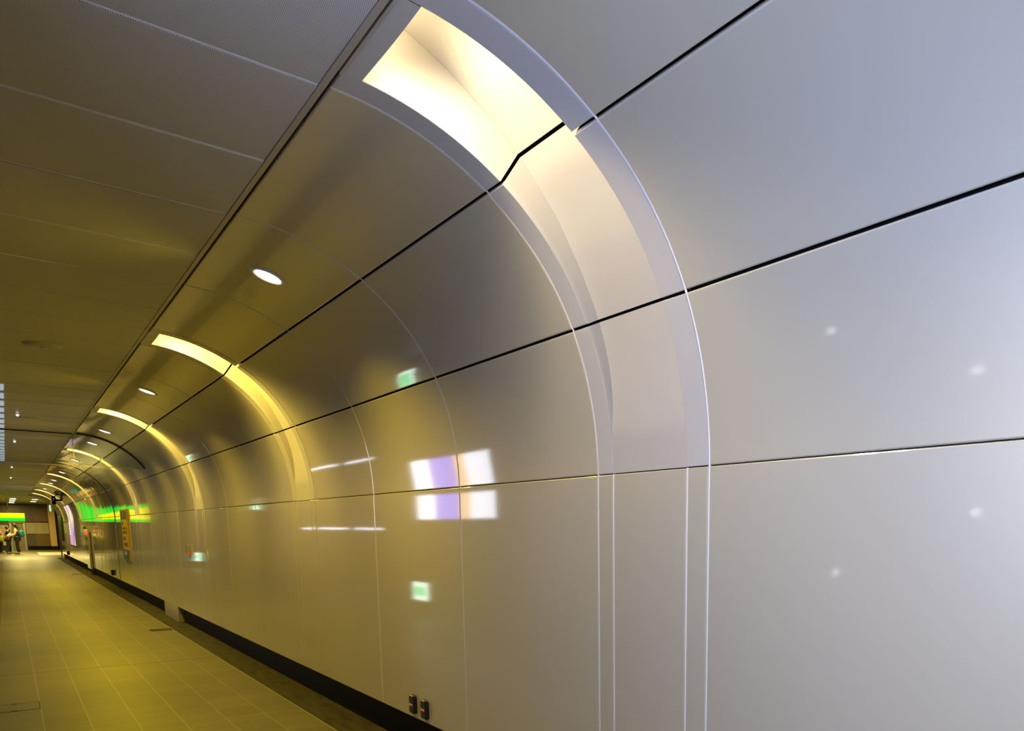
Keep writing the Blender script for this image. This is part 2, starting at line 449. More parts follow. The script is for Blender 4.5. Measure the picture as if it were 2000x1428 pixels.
ORD = ['nearest', 'second', 'third', 'fourth', 'fifth', 'sixth', 'seventh', 'eighth and farthest']
def make_arch(i, y0, y1):
    root = empty('arched_light', (P(S1).x, (y0 + y1) / 2, 0))
    where = ['nearest and largest lit arch recess, pale cream, high in the curved wall', 'second lit arch recess along the wall, glowing bright yellow',
             'third lit arch recess along the wall, just before the glass smoke barrier', 'fourth lit arch recess, just beyond the glass smoke barrier',
             'fifth lit arch recess, first one beyond the black arched joint', 'sixth lit arch recess, above the glowing poster lightbox side',
             'seventh lit arch recess, thin yellow curve behind the poster lightbox', 'farthest lit arch recess, last thin yellow curve before the end hall'][i]
    tag(root, where, 'arched light', 'lit arch recesses along the wall')
    b0, b1 = y0 + (0.135 if i == 0 else 0.125), y1 - 0.119
    segs = [row_edges(k) for k in (1, 2, 3)]
    for a, c in ((y0 + G, b0), (b1, y1 - G)):
        mb = MB()
        for s0, s1 in segs: sheet(mb, s0, s1, a, c, depth=0.02, r=0.003)
        mb.build('arch_band', M['band'], root, sharp=math.radians(12))
    # concave back sheet and the two side returns, split at the panel gaps
    back, ret, ret2 = MB(), MB(), MB()
    for s0, s1 in segs:
        e = 0.0
        top = s1 if s1 < S4 - 0.05 else S4 + 0.05
        ss = [s0 + e + (top - s0 - e) * j / 26 for j in range(27)]
        vs, vl, vr = [], [], []
        for s in ss:
            sc = min(s, SL[-1] - 0.012)
            p, nn = P(sc), N(sc)
            q = p + nn * (depth_at(s) + 0.002)
            q2 = p + nn * 0.003
            vs += [(q.x, b0, q.y), (q.x, b1, q.y)]
            vl += [(q2.x, b1 + 0.0005, q2.y), (q.x, b1 + 0.0005, q.y)]
            vr += [(q2.x, b0 - 0.0005, q2.y), (q.x, b0 - 0.0005, q.y)]
        fs = [(2 * j, 2 * j + 1, 2 * j + 3, 2 * j + 2) for j in range(len(ss) - 1)]
        back.add(vs, fs, True); ret.add(vl, fs, False); ret2.add(vr, fs, False)
    back.build('back_sheet', M['liner'], root)
    ret.build('side_return', M['liner'], root)
    ret2.build('side_return', M['liner'], root)
    # black void behind the gaps
    vb = MB()
    ss = [S1 - 0.1 + (S4 + 0.1 - S1) * j / 30 for j in range(31)]
    va = []
    for s in ss:
        sc = min(s, SL[-1] - 0.012)
        q = P(sc) + N(sc) * (depth_at(s) + 0.03)
        q2 = P(sc) + N(sc) * 0.02
        va += [(q2.x, y0, q2.y), (q.x, b0 - 0.01, q.y), (q.x, b1 + 0.01, q.y), (q2.x, y1, q2.y)]
    vb.add(va, [(4 * j + k, 4 * j + k + 1, 4 * j + k + 5, 4 * j + k + 4) for j in range(len(ss) - 1) for k in range(3)])
    # lower backing behind the flush strips
    vb.add([(XW + 0.03, y0, SA + 0.01), (XW + 0.03, y1, SA + 0.01), (XW + 0.03, y1, S1), (XW + 0.03, y0, S1)], [(0, 1, 2, 3)])
    vb.build('void_lining', M['backing'], root)
    # cover plate at the ceiling end with its bowed lower lip, and the end cap above it
    cp = MB()
    ZP = P(S4).y
    xe = 1.062
    m = 14
    vs = []
    for j in range(m + 1):
        y = b0 + (b1 - b0) * j / m
        bow = 0.003 * math.sin(math.pi * j / m)
        for (x, z) in ((0.996, ZP), (xe + bow, ZP - 0.004), (xe + bow, ZP + 0.016), (0.996, ZP + 0.020)):
            vs.append((x, y, z))
    cp.add(vs, [(4 * j + k, 4 * j + (k + 1) % 4, 4 * j + 4 + (k + 1) % 4, 4 * j + 4 + k) for j in range(m) for k in range(4)])
    cp.build('cover_plate', M['band'], root)
    ec = MB()
    zt = 3.50
    ec.box(0.990, 0.999, b0 - 0.01, b1 + 0.01, ZP - 0.002, zt)
    ec.add([(0.985, b0, zt), (0.985, b1, zt), (1.06, b1, zt - 0.085), (1.06, b0, zt - 0.085)], [(0, 1, 2, 3)])
    ec.build('end_cap', M['liner'], root)
    # two small lamps tucked above the cover plate, out of sight from below
    cc = ARCH_C if i else (1.0, 0.80, 0.46)
    kk_ = 1.15 if i else 0.47
    for yl in (b1 - 0.125, b0 + 0.125):
        tb = MB()
        tb.disc_stack((1.005, yl, 3.405), (0.5, 0, -1), [(0.018, -0.03), (0.024, 0.0), (0.020, 0.03)], 16)
        tb.build('lamp_head', M['tube'], root)
        light('POINT', 'arch_lamp', (1.050, yl, 3.295), cc, ARCH_W * kk_ * 0.5, root, size=0.035)
        sp_ = light('SPOT', 'arch_spot', (1.055, yl, 3.290), cc, ARCH_SPOT * kk_ * 0.55, root, size=0.06, direction=(1.0, -0.30 if yl > (b0 + b1) / 2 else 0.25, -0.98))
        sp_.data.spot_size = math.radians(110); sp_.data.spot_blend = 0.7
    return root
M['tube'] = mat('lamp_head_white', (0.7, 0.68, 0.6), 0.4)
for i, (a, c) in enumerate(FRAMES): make_arch(i, a, c)

# ------------------------------------------------------------------ ceiling
ZC = 3.146
XL = -3.9
ceil_back = MB().box(XL - 0.1, 0.985, Y_NEAR - 1, 52.0, ZC + 0.06, ZC + 0.08)
ceiling = tag(ceil_back.build('ceiling', M['gap']), 'grey perforated metal plank ceiling over the corridor', 'ceiling', kind='structure')
pitch = 0.7345
k0 = -10
far_c = MB()
def plank(mb, y0, y1):
    x0, x1, r = XL, 0.953, 0.004
    zn, zf = ZC - 0.0015, ZC + 0.0015          # the near edge hangs a little lower
    pr_ = [(y0, zn + 0.03), (y0, zn + r), (y0 + r * 0.3, zn + r * 0.3), (y0 + r, zn), (y1 - r, zf), (y1 - r * 0.3, zf + r * 0.3), (y1, zf + r), (y1, zf + 0.03)]
    vs = []
    for y, z in pr_: vs += [(x0, y, z), (x1, y, z)]
    mb.add(vs, [(2 * i, 2 * i + 1, 2 * i + 3, 2 * i + 2)[::-1] for i in range(len(pr_) - 1)], True)
cg = MB()
kk = 0
y = 3.010 + pitch * k0
while y < 52:
    mb = MB() if kk < 96 else far_c
    plank(mb, y + 0.0045, y + pitch - 0.0045)
    if y < 30: cg.box(XL, 0.953, y - 0.0046, y + 0.0046, ZC + 0.0015, ZC + 0.012)
    if kk < 96: mb.build('ceiling_plank', M['perf'], ceiling, sharp=math.radians(12))
    y += pitch; kk += 1
fo = cg.build('plank_edge_glint', M['joint_glint'], ceiling); fo['kind'] = 'stuff'  # pale strips painting the cool light caught by the plank edges
tr = MB()
tr.box(0.955, 0.977, Y_NEAR - 1, 51.8, ZC - 0.003, ZC + 0.05)
tag(tr.build('trim_1', M['trim']), 'slim grey metal edge strip between flat ceiling and curved wall', 'trim', kind='structure')
tr = MB()
tr.box(0.977, 0.999, Y_NEAR - 1, 51.8, ZC + 0.022, ZC + 0.05)
tag(tr.build('trim_2', M['backing']), 'dark shadow gap along the ceiling edge', 'trim', kind='structure')

# ------------------------------------------------------------------ floor
fl = MB()
fl.box(-0.198, 1.885, Y_NEAR - 1, 72, -0.05, 0.0)
tag(fl.build('floor', M['floor']), 'yellow-lit beige tiled corridor floor with pale grout lines', 'floor', kind='structure')
fl = MB()
fl.box(1.893, 2.30, Y_NEAR - 1, 52, -0.05, -0.004)
tag(fl.build('floor_gutter', M['gutter']), 'dark stone gutter strip along the foot of the right wall', 'floor strip', kind='structure')
fl = MB()
fl.box(1.885, 1.893, Y_NEAR - 1, 52, -0.05, 0.0015)
tag(fl.build('trim_3', M['edging']), 'thin pale metal edging between floor tiles and gutter', 'trim', kind='structure')
fl = MB()
fl.box(-4.0, -0.198, Y_NEAR - 1, 48, -0.05, -0.001)
tag(fl.build('floor_dark_strip', M['dark_strip']), 'dark stone floor strip at the left edge', 'floor strip', kind='structure')
fl = MB()
fl.box(-8, -0.198, 48, 72, -0.05, 0.0)
fl.box(1.885, 8, 52, 72, -0.05, 0.0)
tag(fl.build('floor_hall', M['floor']), 'tiled floor of the hall at the far end', 'floor', kind='structure')
fl = MB()
fl.box(1.35, 2.55, 56.5, 63.0, 0.0, 0.004)
tag(fl.build('floor_pale_tile', M['pale_tile']), 'pale pinkish stone strip in the floor before the end wall', 'floor strip', kind='structure')

# ------------------------------------------------------------------ opposite wall and ends (seen in the reflections)
wl = MB().box(XL - 0.12, XL, Y_NEAR - 1, 40, 0, 2.3)
ub = MB().box(XL - 0.12, XL + 0.03, Y_NEAR - 1, 40, 2.3, ZC + 0.05)
tag(ub.build('trim_6', mat('opposite_fascia', (0.42, 0.35, 0.22), 0.4)), 'beige fascia band along the top of the opposite wall', 'trim', kind='structure')
tag(wl.build('wall_left', M['left_wall']), 'brown-grey wall opposite the curved panels, outside the frame', 'wall', kind='structure')
wb = MB().box(XL - 0.1, 2.4, Y_NEAR - 1.1, Y_NEAR - 1, 0, 3.6)
tag(wb.build('wall_back', M['left_wall']), 'wall behind the viewer', 'wall', kind='structure')

def lightbox(y0, y1, z0, z1, panels, label, group=None, x=XL, stand=False):
    root = empty('offframe_lightbox', (x, (y0 + y1) / 2, 0 if stand else z0))
    tag(root, label, 'lightbox', group)
    fr = MB()
    for (a, c, d, e) in ((y0 - 0.05, y1 + 0.05, z0 - 0.05, z0), (y0 - 0.05, y1 + 0.05, z1, z1 + 0.05), (y0 - 0.05, y0, z0, z1), (y1, y1 + 0.05, z0, z1)):
        fr.box(x, x + 0.10, a, c, d, e)
    fr.build('frame', M['darkmetal'], root)
    MB().box(x, x + 0.018, y0, y1, z0, z1).build('rear_sheet', M['darkmetal'], root)
    for a, c, m in panels:
        MB().box(x + 0.02, x + 0.075, y0 + (y1 - y0) * a, y0 + (y1 - y0) * c, z0, z1).build('lit_panel', m, root)
    if stand:
        for yy in (y0 + 0.1, y1 - 0.1):
            MB().box(x + 0.01, x + 0.09, yy - 0.04, yy + 0.04, 0.03, z0 - 0.05).build('leg', M['darkmetal'], root)
            MB().box(x - 0.20, x + 0.30, yy - 0.10, yy + 0.10, 0.0, 0.03, 0.005).build('foot', M['darkmetal'], root)
    return root
def glow(name, c, s):
    return mat(name, (0.2, 0.2, 0.2), 0.4, emit=c, strength=s)
M['cool_fill'] = glow('cool_white_panel', COOL, COOL_FILL_E)
M['lamp_globe'] = glow('lamp_globe', (1.0, 0.97, 0.92), 4)
M['scr_white'] = glow('screen_white', (0.82, 0.85, 1.0), 6.5)
M['scr_violet'] = glow('screen_violet', (0.30, 0.24, 1.0), 5)
M['scr_orange'] = glow('screen_orange', (1.0, 0.62, 0.28), 5)
lightbox(-1.6, 1.9, 1.60, 2.85, [(0, 1, M['cool_fill'])], 'added unseen cool white fill panel on legs facing the near end of the curved wall', x=-1.0, stand=True).rotation_euler = (0, 0, math.radians(-18))  # added panel out of frame, turned to light the near wall
lightbox(15.2, 19.4, 1.87, 2.46, [(0, 0.30, M['scr_white']), (0.30, 0.42, M['scr_orange']), (0.42, 0.74, M['scr_violet']), (0.74, 1, M['scr_white'])], 'long white and violet display screen high on the opposite wall')

# low running-man style exit plates on the opposite wall: plain green and white
M['exit_w'] = glow('exit_white', (0.75, 1.0, 0.88), 5)
M['exit_g'] = glow('exit_green', (0.10, 0.75, 0.35), 5)
def exit_sign(y, z, w, h, label, x, stand=False):
    root = empty('exit_sign', (x, y, 0 if stand else z))
    tag(root, label, 'exit sign', 'green exit signs opposite the curved wall')
    MB().box(x - 0.04, x, y - w / 2, y + w / 2, z - h / 2, z + h / 2).build('housing', M['exit_w'], root)
    MB().box(x, x + 0.004, y - w / 2 + 0.06, y + w / 2 - 0.06, z - h / 4, z + h / 4).build('green_field', M['exit_g'], root)
    if stand:
        MB().box(x - 0.10, x - 0.04, y - 0.05, y + 0.05, 0.02, z + h / 2 - 0.03).build('post', M['darkmetal'], root)
        MB().box(x - 0.20, x + 0.06, y - 0.18, y + 0.18, 0.0, 0.02, 0.004).build('base_plate', M['darkmetal'], root)
exit_sign(13.88, 0.47, 0.60, 0.33, 'low green and white exit sign on a short post opposite the curved wall', -1.5, True)
exit_sign(36.0, 0.45, 0.6, 0.33, 'low green and white exit sign on a short post, far along', -1.5, True)
exit_sign(36.5, 2.55, 0.9, 0.30, 'high green and white exit sign on the opposite wall', XL + 0.04)
# slim cool tubes over the shop fronts opposite
for i, (a, c) in enumerate(((22.0, 24.2), (25.0, 27.8), (28.4, 29.6))):
    root = empty('strip_light', (XL, (a + c) / 2, 1.6))
    tag(root, ['slim cool strip light opposite, first beyond the display screen', 'slim cool strip light opposite, the longest', 'slim cool strip light opposite, the far short one'][i], 'strip light', 'cool strip lights on the opposite wall')
    MB().box(XL, XL + 0.05, a - 0.03, c + 0.03, 1.58, 1.65).build('housing', M['darkmetal'], root)
    MB().box(XL + 0.05, XL + 0.062, a, c, 1.595, 1.635).build('tube', M['scr_white'], root)

for y, z, lab in ((6.15, 1.10, 'small round white wall lamp low on the opposite wall near the viewer'), (4.28, 1.85, 'small round white wall lamp higher on the opposite wall, nearest the viewer')):
    root = empty('wall_lamp', (XL, y, z))
    tag(root, lab, 'wall lamp', 'small lamps on the opposite wall')
    MB().disc_stack((XL, y, z), (1, 0, 0), [(0.09, 0.0), (0.09, 0.03), (0.075, 0.04)], 24).build('backplate', M['darkmetal'], root)
    MB().ball((XL + 0.05, y, z), (0.03, 0.07, 0.045), 16, 10).build('globe', M['lamp_globe'], root)

# ------------------------------------------------------------------ downlights in the curved panels
XD = 1.308
SD = s_of_x(XD)
DOWN_Y = [0.06, 5.21, 10.38, 15.13, 17.47, 22.07, 27.3, 32.1, 34.4, 39.57]
DL_LAB = ['round downlight out of frame above the viewer, before the nearest lit arch', 'nearest round downlight, large and bright between the first two lit arches', 'second round downlight, between the second and third lit arches',
          'round downlight just before the glass smoke barrier', 'round downlight just beyond the glass smoke barrier', 'round downlight between the fourth arch and the black arched joint',
          'round downlight just beyond the black arched joint', 'round downlight past the fifth lit arch', 'round downlight just before the sixth lit arch', 'farthest round downlight past the sixth lit arch']
for y, lab in zip(DOWN_Y, DL_LAB):
    p, nn = P(SD), N(SD)
    inward = Vector((-nn.x, 0, -nn.y))
    c = Vector((p.x, y, p.y))
    root = empty('downlight', c)
    tag(root, lab, 'downlight', 'round downlights in the curved wall panels')
    MB().disc_stack(c, inward, [(0.100, -0.004), (0.101, 0.006), (0.096, 0.010), (0.076, 0.008), (0.071, 0.001)], 40, cap=False).build('trim_ring', M['lamp_trim'], root)
    MB().disc_stack(c, inward, [(0.072, 0.001), (0.069, 0.004), (0.050, 0.008), (0.02, 0.010)], 40).build('lens', M['white_lens'], root)
    light('AREA', 'downlight_lamp', c + inward * 0.02, WARM if y > 1 else (1.0, 0.78, 0.36), DOWN_W * (1.0 if y > 1 else 0.8), root, size=0.15, direction=(-0.38, 0, -1), spread=156)

# ------------------------------------------------------------------ glass smoke barrier across the corridor
m = bpy.data.materials.new('clear_glass'); m.use_nodes = True
n, l = m.node_tree.nodes, m.node_tree.links
n.remove(n['Principled BSDF'])
tr_ = n.new('ShaderNodeBsdfTransparent'); tr_.inputs[0].default_value = (0.90, 0.93, 0.90, 1)
gl_ = n.new('ShaderNodeBsdfGlossy'); gl_.inputs['Roughness'].default_value = 0.02
fr_ = n.new('ShaderNodeFresnel'); fr_.inputs[0].default_value = 1.45
mx = n.new('ShaderNodeMixShader'); l.new(fr_.outputs[0], mx.inputs[0]); l.new(tr_.outputs[0], mx.inputs[1]); l.new(gl_.outputs[0], mx.inputs[2])
l.new(mx.outputs[0], n['Material Output'].inputs[0])
M['glass'] = m
YG, ZG = 16.26, 2.63
root = empty('smoke_barrier', (0.5, YG, ZG))
tag(root, 'clear glass smoke barrier hanging from the ceiling across the corridor', 'smoke barrier')
MB().box(XL, 0.950, YG - 0.005, YG + 0.005, ZG, ZC - 0.012).build('glass_pane', M['glass'], root)
sg = s_of_z(ZG)
pts = [(0.958, ZG)] + [(P(sg + (S4 - sg) * i / 20) - N(sg + (S4 - sg) * i / 20) * 0.006) for i in range(21)]
pts = [(q[0], q[1]) for q in pts] + [(0.958, ZC - 0.012)]
k = len(pts)
MB().add([(x, YG - 0.005, z) for x, z in pts] + [(x, YG + 0.005, z) for x, z in pts],
         [list(range(k)), [k + i for i in range(k)][::-1]] + [(i, (i + 1) % k, k + (i + 1) % k, k + i) for i in range(k)]).build('glass_pane', M['glass'], root)
ch = MB()
arc = [P(sg + (S4 - 0.01 - sg) * i / 24) - N(sg + (S4 - 0.01 - sg) * i / 24) * 0.010 for i in range(25)]
ch.tube([(q.x, YG, q.y) for q in arc], 0.012, 8)
ch.build('edge_channel', M['darkmetal'], root)
MB().box(XL, 0.955, YG - 0.015, YG + 0.015, ZC - 0.022, ZC - 0.004).build('ceiling_channel', M['darkmetal'], root)
MB().box(XL, P(sg).x - 0.005, YG - 0.008, YG + 0.008, ZG - 0.014, ZG).build('bottom_rail', M['steel'], root)
MB().box(0.948, 0.960, YG - 0.008, YG + 0.008, ZG, ZC - 0.02).build('pane_seam', M['steel'], root)

# ------------------------------------------------------------------ ceiling fittings
for (x, y, lab) in ((0.362, 8.62, 'nearer round pale speaker cover in the perforated ceiling'), (0.368, 14.42, 'farther round speaker cover in the perforated ceiling')):
    root = empty('ceiling_speaker', (x, y, ZC))
    tag(root, lab, 'ceiling speaker', 'round ceiling covers')
    MB().disc_stack((x, y, ZC), (0, 0, -1), [(0.132, -0.004), (0.132, 0.006), (0.126, 0.012), (0.118, 0.012)], 48).build('cover_ring', M['speaker'], root)
    MB().disc_stack((x, y, ZC - 0.012), (0, 0, -1), [(0.118, 0.0), (0.112, 0.004), (0.012, 0.006)], 48).build('grille', M['speaker'], root)
    MB().disc_stack((x, y, ZC - 0.018), (0, 0, -1), [(0.010, 0.0), (0.008, 0.003)], 12).build('screw', M['darkmetal'], root)
M['led'] = glow('indicator_white', (1.0, 0.98, 0.95), 6)
for i, y in enumerate((14.05, 18.42, 26.4, 32.2)):
    o = empty('ceiling_indicator', (0.253, y, ZC))
    tag(o, ['tiny white indicator light beside the farther speaker cover', 'tiny white indicator light just past the glass smoke barrier', 'tiny white ceiling indicator light, third along', 'tiny white ceiling indicator light, farthest along'][i], 'indicator light', 'tiny ceiling indicator lights')
    MB().disc_stack((0.253, y, ZC), (0, 0, -1), [(0.026, 0.0), (0.024, 0.010)], 16).build('base', M['lamp_trim'], o)
    MB().ball((0.253, y, ZC - 0.014), 0.016, 12, 8).build('bulb', M['led'], o)

M['blue_glow'] = mat('ceiling_glow', (0.5, 0.55, 0.6), 0.4, emit=(0.50, 0.62, 0.85), strength=0.55)  # bluish glow along the ceiling, made as emissive panels
root = empty('ceiling_glow_strip', (-0.05, 17.5, ZC))
tag(root, 'pale blue glowing strip along the ceiling at the left edge', 'ceiling light')
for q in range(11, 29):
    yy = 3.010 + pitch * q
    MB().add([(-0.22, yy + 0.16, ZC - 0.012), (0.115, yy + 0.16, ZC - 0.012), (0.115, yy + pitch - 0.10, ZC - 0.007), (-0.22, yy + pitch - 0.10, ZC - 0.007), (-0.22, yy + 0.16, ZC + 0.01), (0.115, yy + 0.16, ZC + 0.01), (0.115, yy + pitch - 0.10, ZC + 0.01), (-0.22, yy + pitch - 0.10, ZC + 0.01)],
             [(3, 2, 1, 0), (0, 1, 5, 4), (1, 2, 6, 5), (2, 3, 7, 6), (3, 0, 4, 7)]).build('glow_panel', M['blue_glow'], root)

# ------------------------------------------------------------------ floor fittings
def grate(x0, x1, y0, y1, lab):
    root = empty('floor_drain', ((x0 + x1) / 2, (y0 + y1) / 2, 0))
    tag(root, lab, 'floor drain', 'slotted floor drains')
    MB().box(x0, x1, y0, y1, 0.0, 0.002).build('drain_tray', M['toe'], root)
    g = MB()
    kx = int((x1 - x0) / 0.03)
    for i in range(kx): g.box(x0 + 0.03 * i + 0.006, x0 + 0.03 * i + 0.016, y0 + 0.01, y1 - 0.01, 0.0022, 0.005)
    g.box(x0, x1, y0, y0 + 0.01, 0.002, 0.005); g.box(x0, x1, y1 - 0.01, y1, 0.002, 0.005)
    g.build('slotted_grate', M['darkmetal'], root)
grate(1.590, 1.882, 14.36, 14.60, 'nearer dark slotted drain in the floor beside the gutter')
grate(1.600, 1.882, 33.3, 33.7, 'farther dark slotted drain in the floor beside the gutter')
root = empty('floor_hatch', (-0.05, 8.97, 0))
tag(root, 'flush rectangular access cover in the tiles at lower left', 'floor hatch')
MB().box(-0.19, 0.094, 8.79, 9.14, 0.0005, 0.0016).build('cover', M['floor'], root)
hz = MB()
hz.box(-0.195, 0.100, 9.14, 9.15, 0.0005, 0.0018); hz.box(-0.195, 0.100, 8.78, 8.79, 0.0005, 0.0018); hz.box(0.094, 0.100, 8.78, 9.15, 0.0005, 0.0018)
for yy in (8.79, 9.13): hz.box(-0.10, -0.06, yy - 0.015, yy + 0.02, 0.0016, 0.0022)
hz.build('rim', M['toe'], root)

# ------------------------------------------------------------------ small things on the wall
def hook_box(y, z0, z1, lab, w=0.105, sticker=True, m=None):
    """rounded black wall box, its body a chamfered upright"""
    root = empty('wall_socket_box', (XW, y, z0))
    tag(root, lab, 'socket box', 'small boxes low on the wall')
    dpt = 0.029 if w < 0.2 else 0.055
    outline = []
    for k in range(5): outline.append((w / 2 - 0.016 + 0.016 * math.cos(math.pi / 2 * k / 4), z1 - 0.016 + 0.016 * math.sin(math.pi / 2 * k / 4)))
    for k in range(5): outline.append((-w / 2 + 0.016 - 0.016 * math.sin(math.pi / 2 * k / 4), z1 - 0.016 + 0.016 * math.cos(math.pi / 2 * k / 4)))
    outline += [(-w / 2, z0 + 0.010), (-w / 2 + 0.010, z0), (w / 2 - 0.010, z0), (w / 2, z0 + 0.010)]
    k = len(outline)
    zc = (z0 + z1) / 2
    vs = []
    for d, s in ((0.0, 1.0), (dpt * 0.75, 1.0), (dpt, 0.84)):
        vs += [(XW - d, y + a * s, zc + (q - zc) * (0.5 + s / 2)) for a, q in outline]
    fs = [(r * k + i, r * k + (i + 1) % k, (r + 1) * k + (i + 1) % k, (r + 1) * k + i) for r in range(2) for i in range(k)] + [[2 * k + i for i in range(k)]]
    MB().add(vs, fs).build('case', m or M['black'], root)
    if sticker:
        zs = z0 + (z1 - z0) * 0.42
        MB().box(XW - dpt - 0.0012, XW - dpt + 0.001, y - w * 0.38, y + w * 0.38, zs, zs + 0.018).build('sticker', M['sticker_red'], root)
        g = MB()
        for q in range(4):
            yy = y - w * 0.30 + q * w * 0.17
            g.box(XW - dpt - 0.002, XW - dpt - 0.001, yy, yy + w * 0.09, zs + 0.004, zs + 0.014)
        g.build('sticker_marks', M['sticker_white'], root)
hook_box(5.300, 0.303, 0.437, 'left one of the two black boxes with red stickers low on the wall', 0.083)
hook_box(5.096, 0.301, 0.436, 'right one of the two black boxes with red stickers low on the wall', 0.084)
hook_box(25.85, 0.315, 0.47, 'lone black box low on the wall beyond the yellow direction sign', 0.30, False)
M['maroon'] = mat('maroon_box', (0.10, 0.02, 0.015), 0.4)
hook_box(45.9, 0.31, 0.50, 'small dark red box low on the wall below the poster lightbox', 0.35, False, M['maroon'])
M['card_grey'] = mat('card_grey', (0.26, 0.24, 0.17), 0.5)
root = empty('notice_card', (XW, 13.9, 1.23))
tag(root, 'small grey upright card with a red foot on the wall before the smoke barrier', 'card')
MB().box(XW - 0.028, XW, 13.80, 14.02, 1.225, 1.355, 0.004).build('card_body', M['card_grey'], root)
MB().box(XW - 0.031, XW - 0.0, 13.79, 13.98, 1.205, 1.24).build('red_foot', M['sticker_red'], root)
MB().box(XW - 0.03, XW, 14.02, 14.05, 1.225, 1.355).build('side_edge', M['black'], root)
M['strip_pale'] = mat('strip_pale', (0.62, 0.60, 0.45), 0.5)
root = empty('wall_label', (XW, 12.5, 1.18))
tag(root, 'narrow white strip label on the wall near the third lit arch', 'label strip')
MB().box(XW - 0.006, XW, 12.47, 12.515, 1.185, 1.29).build('strip', M['strip_pale'], root)
MB().box(XW - 0.007, XW - 0.005, 12.48, 12.505, 1.20, 1.215).build('print', M['black'], root)

# yellow vertical direction sign on the wall
M['sign_yellow'] = mat('sign_yellow', (0.42, 0.29, 0.02), 0.4)
M['sign_blue'] = mat('sign_blue', (0.035, 0.06, 0.16), 0.4)
M['sign_green'] = mat('sign_green', (0.06, 0.10, 0.04), 0.4)
M['sign_dark'] = mat('sign_dark_grey', (0.09, 0.085, 0.06), 0.4)
SY0, SY1 = 21.42, 22.55
root = empty('direction_sign', (XW, (SY0 + SY1) / 2, 0.85))
tag(root, 'tall yellow wall sign with black lettering, blue and green foot', 'sign')
xs = XW - 0.035
MB().box(xs, XW, SY0, SY1, 0.85, 2.03, 0.006).build('board', M['sign_yellow'], root)
MB().box(xs - 0.003, xs + 0.001, SY0 + 0.03, SY1 - 0.03, 1.80, 2.00).build('dark_square', M['sign_dark'], root)
MB().box(xs - 0.003, xs + 0.001, SY0 + 0.01, SY1 - 0.01, 0.93, 1.09).build('blue_field', M['sign_blue'], root)
MB().box(xs - 0.003, xs + 0.001, SY0 + 0.01, SY1 - 0.01, 0.86, 0.93).build('green_field', M['sign_green'], root)
def glyph(mb, yc, zc, w, h, seed):
    """one small block-stroke character, too far off to read"""
    rr = random.Random(seed)
    t = h * 0.13
    for q in range(3):
        z = zc - h / 2 + h * (q + 0.5) / 3
        mb.box(xs - 0.004, xs - 0.0005, yc - w / 2 * rr.uniform(0.5, 1), yc + w / 2 * rr.uniform(0.5, 1), z - t / 2, z + t / 2)
    for q in range(2):
        yy = yc + w * rr.uniform(-0.35, 0.35)
        mb.box(xs - 0.0045, xs - 0.0006, yy - t, yy + t, zc - h / 2, zc + h / 2)
g = MB()
for q, (z, h, cc) in enumerate(((1.70, 0.08, 1), (1.59, 0.05, 3), (1.50, 0.08, 3), (1.36, 0.085, 2), (1.22, 0.085, 3))):
    for e in range(cc): glyph(g, SY1 - 0.30 - e * 0.28, z, 0.20, h, q * 7 + e)
g.build('lettering', M['black'], root)
g = MB()
for e in range(2): glyph(g, SY1 - 0.32 - e * 0.26, 1.01, 0.2, 0.09, 90 + e)
g.build('white_lettering', M['sticker_white'], root)
root = empty('sign_edge_post', (XW, 22.66, 1.30))
tag(root, 'polished upright edge strip beside the yellow sign', 'edge strip')
MB().tube([(XW - 0.012, 22.66, 1.30), (XW - 0.012, 22.66, 2.03)], 0.02, 12).build('strip', M['steel'], root)

# pilaster with red alarm lamp
root = empty('alarm_post', (XW, 33.0, 0.2))
tag(root, 'narrow pale wall pilaster carrying a glowing red alarm lamp', 'alarm post')
MB().box(XW - 0.07, XW, 32.45, 33.65, 0.20, 1.60, 0.008).build('pilaster', M['panel_far'], root)
MB().box(XW - 0.03, XW, 33.65, 33.80, 0.24, 1.55).build('shadow_strip', M['gap'], root)
MB().box(XW - 0.012, XW, 32.30, 32.45, 0.24, 1.45).build('shadow_strip', M['gap'], root)
M['red_lamp'] = glow('red_lamp', (1.0, 0.02, 0.01), 3.0)
MB().disc_stack((XW - 0.07, 33.05, 1.42), (-1, 0, 0), [(0.075, 0), (0.075, 0.015), (0.055, 0.032), (0.02, 0.040)], 20).build('red_lamp', M['red_lamp'], root)
MB().box(XW - 0.12, XW - 0.07, 32.85, 33.30, 1.54, 1.63).build('sounder', M['sign_dark'], root)

# poster lightbox on the wall (follows the arch at its head)
m = mat('poster_lit', (0.2, 0.2, 0.2), 0.3)
n, l, b = nodes(m)
tc = n.new('ShaderNodeTexCoord'); sp = n.new('ShaderNodeSeparateXYZ'); l.new(tc.outputs['Object'], sp.inputs[0])
mp = n.new('ShaderNodeMapping'); l.new(tc.outputs['Object'], mp.inputs[0]); mp.inputs['Scale'].default_value = (1, 1.1, 0.55)
nz = n.new('ShaderNodeTexNoise'); l.new(mp.outputs[0], nz.inputs['Vector']); nz.inputs['Scale'].default_value = 2.2; nz.inputs['Detail'].default_value = 2
wv = n.new('ShaderNodeTexNoise'); wv.inputs['Scale'].default_value = 1.0; wv.inputs['Detail'].default_value = 3
mp2 = n.new('ShaderNodeMapping'); l.new(tc.outputs['Object'], mp2.inputs[0]); mp2.inputs['Scale'].default_value = (1, 1.9, 1.1); l.new(mp2.outputs[0], wv.inputs['Vector'])
sm_ = math_node(n, l, 'ADD', math_node(n, l, 'MULTIPLY', nz.outputs['Fac'], 0.55), math_node(n, l, 'MULTIPLY', wv.outputs['Fac'], 0.45))
cr = n.new('ShaderNodeValToRGB'); l.new(sm_, cr.inputs[0])
e = cr.color_ramp.elements
e[0].position = 0.40; e[0].color = (0.16, 0.09, 0.38, 1); e[1].position = 0.60; e[1].color = (1.0, 0.92, 0.90, 1)
